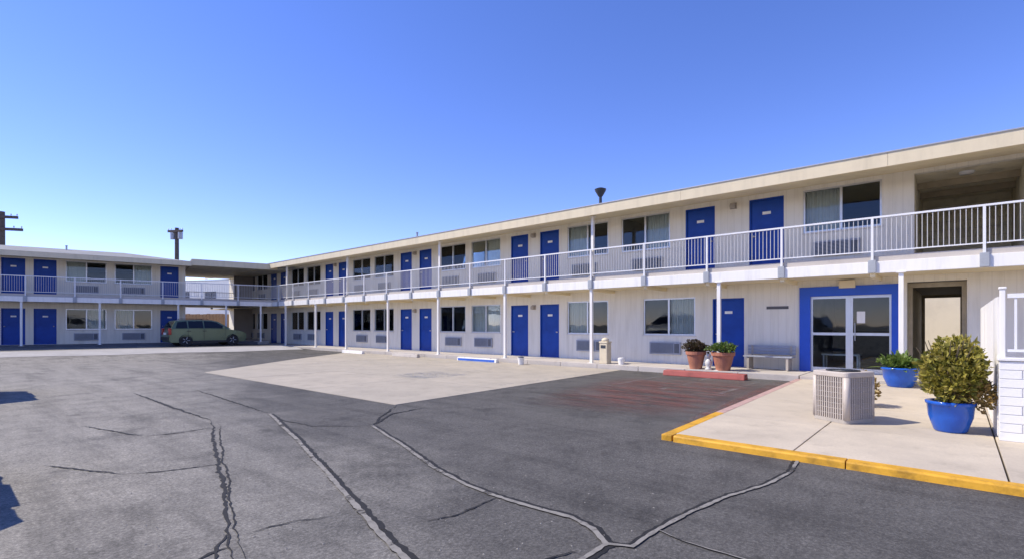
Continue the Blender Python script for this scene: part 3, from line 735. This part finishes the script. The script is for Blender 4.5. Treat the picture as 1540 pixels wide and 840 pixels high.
for z in (.5, 1.9): BX(-5.2, 5.2, .032, .08, z, z + .1).build('rail', 'fence_wood', fe)

# utility poles behind the far wing
def pole(px, d, top, arms, rz, label, trans=False):
    r = ray(px); o = empty('utility_pole', (r[0] * d, r[1] * d, 0), rz, label=label, cat='utility pole', group='utility poles behind the far wing')
    MB().tube([(0, 0, -.2), (0, 0, top * .5), (0, 0, top)], [.27, .24, .20], 12).build('pole', 'wood_pole', o)
    for (z, l) in arms:
        a = BX(-l, l, -.30, -.12, z - .12, z + .12).build('crossarm', 'wood_pole', o)
        for sx_ in (-.95, -.6, .6, .95):
            MB().lathe([(.02, .0), (.02, .06), (.06, .08), (.035, .12), (.06, .15), (.03, .2), (0, .22)], 10, (sx_ * l, -.2, z + .12)).build('insulator', 'porcelain', a)
    if trans:
        MB().lathe([(.0, 0), (.24, .02), (.25, .08), (.25, .75), (.22, .82), (0, .85)], 16, (-.50, -.05, top - 1.3)).build('transformer', 'galv', o, smooth=False)
        MB().lathe([(.0, 0), (.24, .02), (.25, .08), (.25, .75), (.22, .82), (0, .85)], 16, (.50, -.05, top - 1.3)).build('transformer', 'galv', o, smooth=False)
pole(3, 46, 11.6, [(11.1, 1.25), (10.0, 1.6)], -TH + R(18), 'dark wooden utility pole with two crossarms')
pole(266, 58, 12.4, [(12.0, .95)], -TH + R(-10), 'dark wooden utility pole with transformers beside its single crossarm', True)

# ------------------------------------------------------------------ car
def car(loc, rz, body_mat, L=4.5, hs=1.0, label='', wid=1.74):
    o = empty('parked_car', loc, rz, label=label, cat='car'); k = L / 4.5
    def yw(z):                                        # half width at height z
        z /= hs
        return wid / 2 * (.90 + .10 * sm((z - .2) / .35) - .045 * sm((z - .62) / .38) - .26 * sm((z - .98) / .55))
    def outline(pts): return [(x * k, z * hs) for x, z in pts]
    def arch(cx, n=9, r=.37): return [(cx + r * math.cos(a), .30 + r * math.sin(a)) for a in [math.pi * i / n for i in range(n + 1)]]
    low = [(2.20, .24), (2.24, .42), (2.26, .58), (2.18, .72), (2.0, .81), (1.55, .90), (1.05, .965), (.4, .985), (-1.0, 1.0), (-2.05, 1.0), (-2.20, .95), (-2.24, .70), (-2.27, .58), (-2.25, .34), (-2.18, .24)]
    # walk the underside from rear to front, with both wheel arches
    under = [(-1.75, .22)] + [p for p in reversed(arch(-1.36))] + [(-.95, .20), (.95, .20)] + [p for p in reversed(arch(1.36))] + [(1.77, .22)]
    poly = outline(low + under); n = len(poly)
    bm = bmesh.new(); ringv = []
    for sgn, ins in ((1, .05), (1, 0), (-1, 0), (-1, .05)):
        cz = .6 * hs; rr = []
        for (x, z) in poly:
            f_ = .985 if ins else 1.0
            plan = 1 - .12 * max(0, (abs(x) / k - 1.5) / .8) ** 2 * 1.0
            yy = yw(z) * plan - (0 if not ins else 0)
            rr.append((x, sgn * yy, z))
        ringv.append(rr)
    A = [bm.verts.new(p) for p in ringv[1]]; B_ = [bm.verts.new(p) for p in ringv[2]]
    cA = [bm.verts.new((x * .985, y * .78, z)) for x, y, z in ringv[1]]; cB = [bm.verts.new((x * .985, y * .78, z)) for x, y, z in ringv[2]]
    for i in range(n):
        j = (i + 1) % n
        is_under = i >= len(low) - 1
        bm.faces.new((cA[i], cA[j], cB[j], cB[i])) if True else None
        bm.faces.new((A[i], A[j], cA[j], cA[i])); bm.faces.new((B_[j], B_[i], cB[i], cB[j]))
    fa = bm.faces.new(A); fb_ = bm.faces.new(list(reversed(B_)))
    bmesh.ops.triangulate(bm, faces=[fa, fb_]); bmesh.ops.recalc_face_normals(bm, faces=bm.faces)
    me = bpy.data.meshes.new('body'); bm.to_mesh(me); bm.free(); me.materials.append(MATS[body_mat]); body = link('body', me, o)
    # greenhouse
    gh = outline([(-2.16, .985), (-2.05, 1.20), (-1.88, 1.42), (-1.60, 1.475), (-.6, 1.50), (.15, 1.47), (.50, 1.40), (1.28, .955)])
    m_ = MB(); N = len(gh)
    m_.v = [(x, yw(z), z) for x, z in gh] + [(x, -yw(z), z) for x, z in gh]
    for i in range(N - 1): m_.f.append((i, i + 1, N + i + 1, N + i)); m_.mi.append(0)
    m_.f.append(tuple(range(N))); m_.f.append(tuple(reversed(range(N, 2 * N)))); m_.mi += [0, 0]
    roof = m_.build('cabin', body_mat, o)
    side = [[(-1.92, 1.03), (-1.78, 1.36), (-1.28, 1.41), (-1.28, 1.03)], [(-1.20, 1.03), (-1.20, 1.415), (-.38, 1.43), (-.38, 1.03)], [(-.30, 1.03), (-.30, 1.43), (.12, 1.41), (.42, 1.35), (.95, 1.03)]]
    for q in side:
        for sg in (1, -1):
            m_ = MB(); m_.quad([(x * k, sg * (yw(z * hs) + .012), z * hs) for x, z in q]); m_.quad([(x * k, sg * (yw(z * hs) + .002), z * hs) for x, z in q])
            nn = len(q)
            for i in range(nn): j = (i + 1) % nn; m_.f.append((i, j, nn + j, nn + i)); m_.mi.append(0)
            m_.build('window', 'car_glass_dark', roof)
    def pane(p, q, nm, ins=.07):
        (xa_, za_), (xb_, zb_) = p, q
        nrm = Vector((zb_ - za_, 0, -(xb_ - xa_))).normalized() * .012
        if nrm.z < 0: nrm = -nrm
        v_ = [Vector((xa_ * k, yw(za_ * hs) - ins, za_ * hs)), Vector((xa_ * k, -yw(za_ * hs) + ins, za_ * hs)), Vector((xb_ * k, -yw(zb_ * hs) + ins, zb_ * hs)), Vector((xb_ * k, yw(zb_ * hs) - ins, zb_ * hs))]
        m_ = MB(); m_.quad([a + nrm for a in v_]); m_.build(nm, 'car_glass_dark', roof)
    pane((.56, 1.365), (1.20, 1.0), 'windscreen'); pane((-2.13, 1.05), (-1.93, 1.36), 'rear_window')
    # wheels
    for x in (1.36, -1.36):
        for sg in (1, -1):
            ty = MB().lathe([(.19, -.10), (.30, -.105), (.325, -.07), (.325, .07), (.30, .105), (.19, .10)], 24, axis='y').build('wheel', 'rubber', o, smooth=False, loc=(x * k, sg * (wid / 2 - .125), .325 * 1.0))
            ri = MB(); ri.lathe([(0, .085), (.05, .09), (.06, .075), (.195, .09), (.20, .06), (.20, -.06)], 20, axis='y')
            ri.v = [(a, b_ * sg, c_) for a, b_, c_ in ri.v]; ri.build('rim', 'rim', ty, smooth=False)
            for q in range(5):
                a = q * 2 * math.pi / 5; s2 = MB(); s2.tube([(.05 * math.cos(a), sg * .095, .05 * math.sin(a)), (.18 * math.cos(a), sg * .1, .18 * math.sin(a))], .022, 6); s2.build('spoke', 'galv', ty)
    for sg in (1, -1):
        BX(-.12, .10, -.17, .17, -.06, .055).build('headlight', 'lamp_clear', o, bevel=.04, loc=(2.06 * k, sg * .54, .70 * hs))
        BX(-.06, .06, -.14, .14, -.17, .17).build('tail_light', 'tail_red', o, bevel=.02, loc=(-2.20 * k, sg * .66, .84 * hs))
        mi = BX(-.06, .07, -.09, .09, -.07, .07).build('mirror', body_mat, o, bevel=.03, loc=(.78 * k, sg * (yw(1.05 * hs) + .10), 1.05 * hs))
        for x in (-.32, -1.2): BX(-.09, .09, -.018, .018, -.015, .015).build('door_handle', 'black_trim', o, loc=(x * k, sg * (yw(.86 * hs) + .012), .86 * hs))
        for x in (-.34, .92, -1.24): BX(-.004, .004, -.003, .003, -.3, .3).build('door_seam', 'black_trim', o, loc=(x * k, sg * (yw(.68 * hs) + .001), .68 * hs))
        BX(-.95, .95, -.03, .03, -.06, .05).build('sill_trim', 'black_trim', o, bevel=.01, loc=(0, sg * (wid / 2 * .93), .27 * hs))
        MB().tube([(-1.7 * k, sg * .54, 1.51 * hs), (-1.6 * k, sg * .54, 1.545 * hs), (-.1 * k, sg * .54, 1.545 * hs), (.0, sg * .54, 1.50 * hs)], .016, 6).build('roof_rail', 'black_trim', o)
    BX(-.05, .05, -.72, .72, -.09, .09).build('bumper', 'black_trim', o, bevel=.03, loc=(-2.26 * k, 0, .44 * hs)); BX(-.05, .05, -.68, .68, -.09, .09).build('bumper', 'black_trim', o, bevel=.03, loc=(2.24 * k, 0, .40 * hs))
    BX(-.012, .012, -.26, .26, -.06, .06).build('number_plate', 'white_paint', o, loc=(-2.28 * k, 0, .72 * hs)); BX(-.03, .03, -.4, .4, -.06, .06).build('grille', 'black_trim', o, loc=(2.22 * k, 0, .60 * hs))
    return o
m, t, b = nmat('car_glass_dark'); b.inputs['Base Color'].default_value = (.012, .015, .02, 1); b.inputs['Roughness'].default_value = .05
cp = F0 + TL * 8.55 - NL * 1.4
car((cp.x, cp.y, gz(cp.x, cp.y)), ANG_L + R(11), 'car_green', 3.85, .97, 'silver green estate car parked before the open breezeway of the far wing')
car((-2.30, 6.45, 0), 0, 'car_dark', 4.6, 1.28, 'tall dark blue estate car parked beside the open asphalt')
car((-1.5, 14.6, 0), 0, 'car_white', 4.7, 1.45, 'tall white estate car parked nose out on the asphalt', 1.9)

# ------------------------------------------------------------------ plants
def leaf_cloud(n, centre, rad, size, seed, shape='oval', hollow=.35, lumps=0):
    rnd = random.Random(seed); m_ = MB()
    lc = [(Vector((rnd.gauss(0, 1), rnd.gauss(0, 1), rnd.gauss(0, 1))).normalized()) for _ in range(lumps)]
    for i in range(n):
        while True:
            p = Vector((rnd.uniform(-1, 1), rnd.uniform(-1, 1), rnd.uniform(-1, 1)))
            if hollow < p.length < 1: break
        if lumps:
            b_ = max(p.normalized().dot(c_) for c_ in lc); p *= .66 + .46 * max(0, b_) ** 5
        p = Vector((p.x * rad[0], p.y * rad[1], p.z * rad[2])) + Vector(centre)
        d = (p - Vector(centre) + Vector((0, 0, rad[2] * .6))).normalized() + Vector((rnd.gauss(0, .5), rnd.gauss(0, .5), rnd.gauss(0, .5))); d.normalize()
        a = d.orthogonal().normalized(); a = Matrix.Rotation(rnd.uniform(0, 6.28), 3, d) @ a
        s_ = size * rnd.uniform(.6, 1.4); wv = a * s_ * .30; bnd = d.cross(a) * s_ * .12
        m_.quad([p, p + d * s_ * .5 + wv + bnd, p + d * s_, p + d * s_ * .5 - wv + bnd])
    return m_
def pot_profile(r, h): return [(0, 0), (r * .64, 0), (r * .70, .02), (r * .92, h * .5), (r * .98, h * .88), (r * 1.04, h * .9), (r * 1.05, h * .98), (r * 1.0, h), (r * .93, h), (r * .9, h * .86), (0, h * .86)]
def stems(n, r, h, seed, z0, spread=1.0):
    rnd = random.Random(seed); m_ = MB()
    for i in range(n):
        a = rnd.uniform(0, 6.28); q = rnd.uniform(.2, 1) * r * spread
        m_.tube([(.03 * math.cos(a), .03 * math.sin(a), z0), (q * .5 * math.cos(a), q * .5 * math.sin(a), z0 + h * .5), (q * math.cos(a + .2), q * math.sin(a + .2), z0 + h * rnd.uniform(.75, 1))], [.012, .009, .004], 6)
    return m_
# big shrub
sx_, sy_ = 8.42, .06
o = empty('potted_shrub', (sx_, sy_, PZ), label='bushy olive green shrub in a round blue pot beside the white block wall', cat='potted plant')
pt = MB().lathe(pot_profile(.24, .38), 32).build('pot', 'glaze_blue', o, smooth=True)
MB().lathe([(0, .32), (.225, .32)], 20).build('soil', 'soil', o)
stems(36, .34, .86, 3, .30).build('stem', 'stem', o)
lf = leaf_cloud(3000, (0.0, -.05, .74), (.33, .345, .41), .068, 5, lumps=16, hollow=.2)
tag(lf.build('foliage', 'leaf_olive', o, normals=False), kind='stuff')
l2 = leaf_cloud(700, (.05, -.22, .48), (.26, .22, .20), .06, 6, hollow=.2)
tag(l2.build('dry_foliage', 'leaf_dry', o, normals=False), kind='stuff')
# blue pot with broad spiky leaves by the office door
o = empty('potted_plant', (13.75, .92, PZ), label='leafy green plant in a blue pot by the office doors', cat='potted plant')
MB().lathe(pot_profile(.33, .42), 28).build('pot', 'glaze_blue', o, smooth=True); MB().lathe([(0, .37), (.29, .37)], 20).build('soil', 'soil', o)
rnd = random.Random(11)
for i in range(34):
    a = i * 2.4; el = R(rnd.uniform(12, 78)); ln = rnd.uniform(.35, .62); m_ = MB(); d = Vector((math.cos(a), math.sin(a), 0)); sd = Vector((-d.y, d.x, 0)); K = 6
    for j in range(K + 1):
        u = j / K; p = d * (ln * u * math.cos(el) + .04) + Vector((0, 0, .36 + ln * (u * math.sin(el) - .25 * u * u))); wv = .055 * (1 - u) ** .6 * (0.6 + u)
        m_.v += [tuple(p + sd * wv + Vector((0, 0, wv * .4))), tuple(p), tuple(p - sd * wv + Vector((0, 0, wv * .4)))]
    for j in range(K):
        for q in (0, 1): m_.f.append((3 * j + q, 3 * j + q + 1, 3 * j + q + 4, 3 * j + q + 3)); m_.mi.append(0)
    m_.build('leaf', 'leaf_green', o, normals=False)
tag(leaf_cloud(420, (0, 0, .52), (.40, .40, .16), .10, 31, hollow=.1, lumps=6).build('foliage', 'leaf_green', o, normals=False), kind='stuff')
# dry tuft behind the condenser
o = empty('dry_shrub', (10.1, 1.2, PZ), label='small dry orange and green tuft behind the condenser', cat='plant')
stems(18, .2, .4, 9, .0).build('stem', 'stem', o); tag(leaf_cloud(700, (0, 0, .30), (.24, .24, .26), .07, 8, hollow=.1).build('foliage', 'leaf_dry', o, normals=False), kind='stuff')
# red kerb bed with two terracotta pots
rk = MB(); rk.sweep_x([(-.16, .0), (.16, .0), (.13, .15), (-.12, .15)], -1.08, 1.08)
rko = tag(rk.build('parking_block', 'red_paint', bevel=.02), 'red painted concrete block below the terracotta pots', 'parking block'); rko.location = (13.62, 5.10, 0.002); rko.rotation_euler = (0, 0, R(-90))
for (yy, r_, mat, lab, sd_, sq) in ((5.62, .26, 'leaf_maroon', 'terracotta pot with a dark maroon bushy plant behind the red block', 21, (.36, .36, .20)), (4.86, .29, 'leaf_green', 'terracotta pot with a flat green plant behind the red block', 22, (.42, .42, .14))):
    o = empty('potted_plant', (14.42, yy, .15), label=lab, cat='potted plant')
    MB().lathe([(0, 0), (r_ * .62, 0), (r_ * .95, .40), (r_ * 1.06, .41), (r_ * 1.08, .50), (r_ * .98, .50), (r_ * .93, .44), (0, .44)], 26).build('pot', 'terracotta', o, smooth=False)
    MB().lathe([(0, .445), (r_ * .92, .445)], 16).build('soil', 'soil', o); stems(14, sq[0], .3, sd_, .44).build('stem', 'stem', o)
    tag(leaf_cloud(900, (0, 0, .62), sq, .075, sd_, hollow=.1, lumps=5).build('foliage', mat, o, normals=False), kind='stuff')
o = empty('garden_ornament', (14.36, 5.24, .15), label='small pale ornament standing between the two terracotta pots', cat='ornament')
MB().lathe([(0, 0), (.09, 0), (.10, .03), (.06, .05), (.08, .12), (.10, .20), (.07, .28), (.035, .31), (.03, .33)], 18).build('body', 'porcelain', o, smooth=True)
MB().lathe([(0, .31), (.05, .34), (.062, .39), (.045, .44), (0, .455)], 16).build('head', 'porcelain', o, smooth=True)

# ------------------------------------------------------------------ small things along the rooms
# wall bench by the office
o = empty('bench', (RW - .34, 3.95, .15), R(-90), label='grey bench with backrest against the wall beside the office entrance', cat='bench')
for i in range(4): BX(-.62, .62, -.26 + i * .11, -.26 + i * .11 + .10, .36, .395).build('seat_slat', 'ac_grey', o)
for i in range(3): BX(-.62, .62, .20, .23, .42 + i * .09, .50 + i * .09).build('back_slat', 'ac_grey', o)
for x in (-.5, .5): BX(x - .03, x + .03, -.24, .18, .02, .359).build('leg', 'tan_plastic', o); BX(x - .025, x + .025, .181, .199, .28, .67).build('back_support', 'tan_plastic', o)
# beige receptacle by the column
o = empty('waste_bin', (14.48, 8.62, .15), label='narrow beige waste bin beside the white column', cat='waste bin')
BX(-.14, .14, -.14, .14, 0, .66).build('body', 'beige', o, bevel=.02); BX(-.155, .155, -.155, .155, .662, .72).build('lid', 'beige', o, bevel=.02); MB().lathe([(.13, .72), (.11, .80), (.04, .84), (0, .845)], 18).build('dome', 'beige', o, smooth=True)
BX(-.146, -.1405, -.09, .09, .50, .60).build('flap', 'dark_metal', o)
def pail(loc, r_, h, m1, m2, lab):
    o = empty('pail', loc, label=lab, cat='pail'); MB().lathe([(0, 0), (r_ * .8, 0), (r_, h), (r_ * 1.06, h), (r_ * 1.06, h + .02), (r_ * .9, h + .02), (r_ * .85, h - .02), (0, h - .02)], 18).build('body', m1, o)
    MB().lathe([(0, h + .02), (r_ * .88, h + .02), (r_ * .8, h + .05), (0, h + .06)], 18).build('lid', m2, o)
pail((14.5, 8.05, .15), .11, .16, 'white_paint', 'white_paint', 'small white pail on the walkway past the beige bin')
pail((13.75, 11.6, .012), .12, .22, 'white_paint', 'dark_metal', 'white pail with a dark lid before the blue door pair')
# wheel stops
def wheel_stop(yc, mat, lab, ln=1.8, xx=13.72):
    o = empty('wheel_stop', (xx, yc, .012), R(-90), label=lab, cat='wheel stop', group='wheel stops along the walkway')
    MB().sweep_x([(-.085, 0), (.085, 0), (.06, .14), (-.06, .14)], -ln / 2, ln / 2).build('block', mat, o, bevel=.012)
    for x in (-ln / 3, ln / 3): MB().lathe([(0, .14), (.022, .14), (.02, .15), (0, .152)], 10, (x, 0, 0)).build('pin', 'dark_metal', o)
    if mat == 'white_paint' and 'blue' in lab:
        MB().box(-ln / 2 + .06, ln / 2 - .1, -.088, -.0725, .02, .10).build('painted_band', 'stop_blue', o)
    return o
wheel_stop(13.75, 'white_paint', 'white concrete wheel stop with a blue painted band', 2.1)
wheel_stop(18.2, 'walkway', 'bare concrete wheel stop next after the blue banded one')
wheel_stop(22.4, 'white_paint', 'plain white wheel stop at the far end of the pale apron')
# ------------------------------------------------------------------ condenser
o = empty('air_condenser', (8.42, 1.20, PZ), R(-30), label='square tan air conditioning condenser standing on the pavement', cat='air conditioner')
def rsq(h, r, n=5):
    out = []
    for cx_, cy_, a0 in ((h - r, h - r, 0), (-h + r, h - r, 90), (-h + r, -h + r, 180), (h - r, -h + r, 270)):
        for i in range(n + 1): a = R(a0 + 90 * i / n); out.append((cx_ + r * math.cos(a), cy_ + r * math.sin(a)))
    return out
MB().prism(rsq(.265, .06), .0, .05).build('base_pan', 'tan_plastic', o)
MB().prism(rsq(.235, .05), .05, .62).build('coil', 'cond_fin', o)
MB().prism(rsq(.275, .07), .62, .69).build('top_cover', 'cond_light', o, bevel=.012)
H_ = .255
sl_m = BX(-.0065, .0065, -.012, .012, .05, .62).mesh('louvre_slat', 'cond_light')
per = []
for i in range(4):
    for k in range(13):
        u = -.20 + k * .40 / 12; a = i * math.pi / 2; per.append((H_ * math.cos(a) - u * math.sin(a), H_ * math.sin(a) + u * math.cos(a), a))
for x, y, a in per: link('louvre_slat', sl_m, o, (x, y, 0), a + math.pi / 2)
for i in range(4):
    a = R(45 + 90 * i); q = .232 * math.sqrt(2) - .005
    MB().tube([(q * math.cos(a), q * math.sin(a), .05), (q * math.cos(a), q * math.sin(a), .62)], .042, 12).build('corner_post', 'cond_light', o, smooth=True)
for i in range(7):
    z = .12 + i * .072; rg = rsq(.2625, .07); m_ = MB()
    m_.tube([(x, y, z) for x, y in rg] + [(*rg[0], z)], .004, 5, cap=False); m_.build('wire', 'cond_fin', o)
for r_ in (.05, .09, .13, .17, .20): m_ = MB(); m_.tube([(r_ * math.cos(R(a)), r_ * math.sin(R(a)), .70) for a in range(0, 361, 15)], .005, 5, cap=False); m_.build('fan_guard_ring', 'dark_metal', o)
MB().lathe([(0, .692), (.21, .692)], 24).build('fan_opening', 'black_trim', o)

# ------------------------------------------------------------------ white block enclosure by the stairs
ex, ey = 8.12, -.37
o = empty('block_wall', (ex, ey, PZ), label='low white painted block wall with picket rail and white board return', cat='wall')
bl = BX(0, .19, -.388, 0, 0, .096).mesh('block', 'block_white', bevel=.005)
bls = BX(0, .19, -.188, 0, 0, .096).mesh('block', 'block_white', bevel=.005)
for r_ in range(9):
    y = 0.0
    if r_ % 2: link('block', bls, o, (random.uniform(-.002, .002), 0, r_ * .102)); y = -.196
    for k in range(7): link('block', bl, o, (random.uniform(-.003, .003), y - k * .396, r_ * .102))
BX(.012, .18, -2.95, -.01, 0, .912).build('mortar', 'concrete_joint' if 'concrete_joint' in MATS else 'block_white', o)
BX(-.02, .21, -2.96, .015, .918, .955).build('coping', 'block_white', o, bevel=.008)
BX(.065, .115, -.055, -.005, .956, 1.74).build('post', 'white_paint', o, bevel=.006); BX(.055, .125, -.065, .005, 1.741, 1.77).build('post_cap', 'white_paint', o, bevel=.01)
BX(.07, .11, -2.9, -.071, 1.64, 1.69).build('top_rail', 'rail_white', o); BX(.075, .105, -2.9, -.071, 1.02, 1.05).build('bottom_rail', 'rail_white', o)
pk = BX(-.011, .011, -.011, .011, 1.051, 1.639).mesh('picket', 'rail_white')
for i in range(34): link('picket', pk, o, (.09, -.14 - i * .08, 0))
bd2 = BX(0, .142, -.012, .012, .02, 1.66).mesh('board', 'white_paint', bevel=.003)
for i in range(38): link('board', bd2, o, (.20 + i * .147, random.uniform(-.004, .004), 0))
BX(.2, 5.75, -.06, -.0165, 1.35, 1.43).build('board_rail', 'white_paint', o); BX(.2, 5.75, -.06, -.0165, .3, .38).build('board_rail', 'white_paint', o)
# small bits of ground debris
rnd = random.Random(4); dm = MB()
for i in range(260):
    px, py = rnd.uniform(20, 1000), rnd.uniform(600, 838)
    if py < 600 + 0 or (px > 980 and py < 700): continue
    x, y = ground(px, py); s_ = rnd.uniform(.004, .011)
    if 5.3 < x < 14.2 and y > 7.3: continue
    dm.v += [(x + s_ * math.cos(a) * rnd.uniform(.7, 1.2), y + s_ * math.sin(a) * rnd.uniform(.7, 1.2), gz(x, y) + .001) for a in (0, 1.25, 2.5, 3.8, 5)] + [(x, y, gz(x, y) + s_ * .7)]
    b0 = len(dm.v) - 6
    for k in range(5): dm.f.append((b0 + k, b0 + (k + 1) % 5, b0 + 5)); dm.mi.append(0)
tag(dm.build('gravel', 'crack_sand', normals=False), 'loose gravel scattered on the asphalt', 'gravel', kind='stuff')
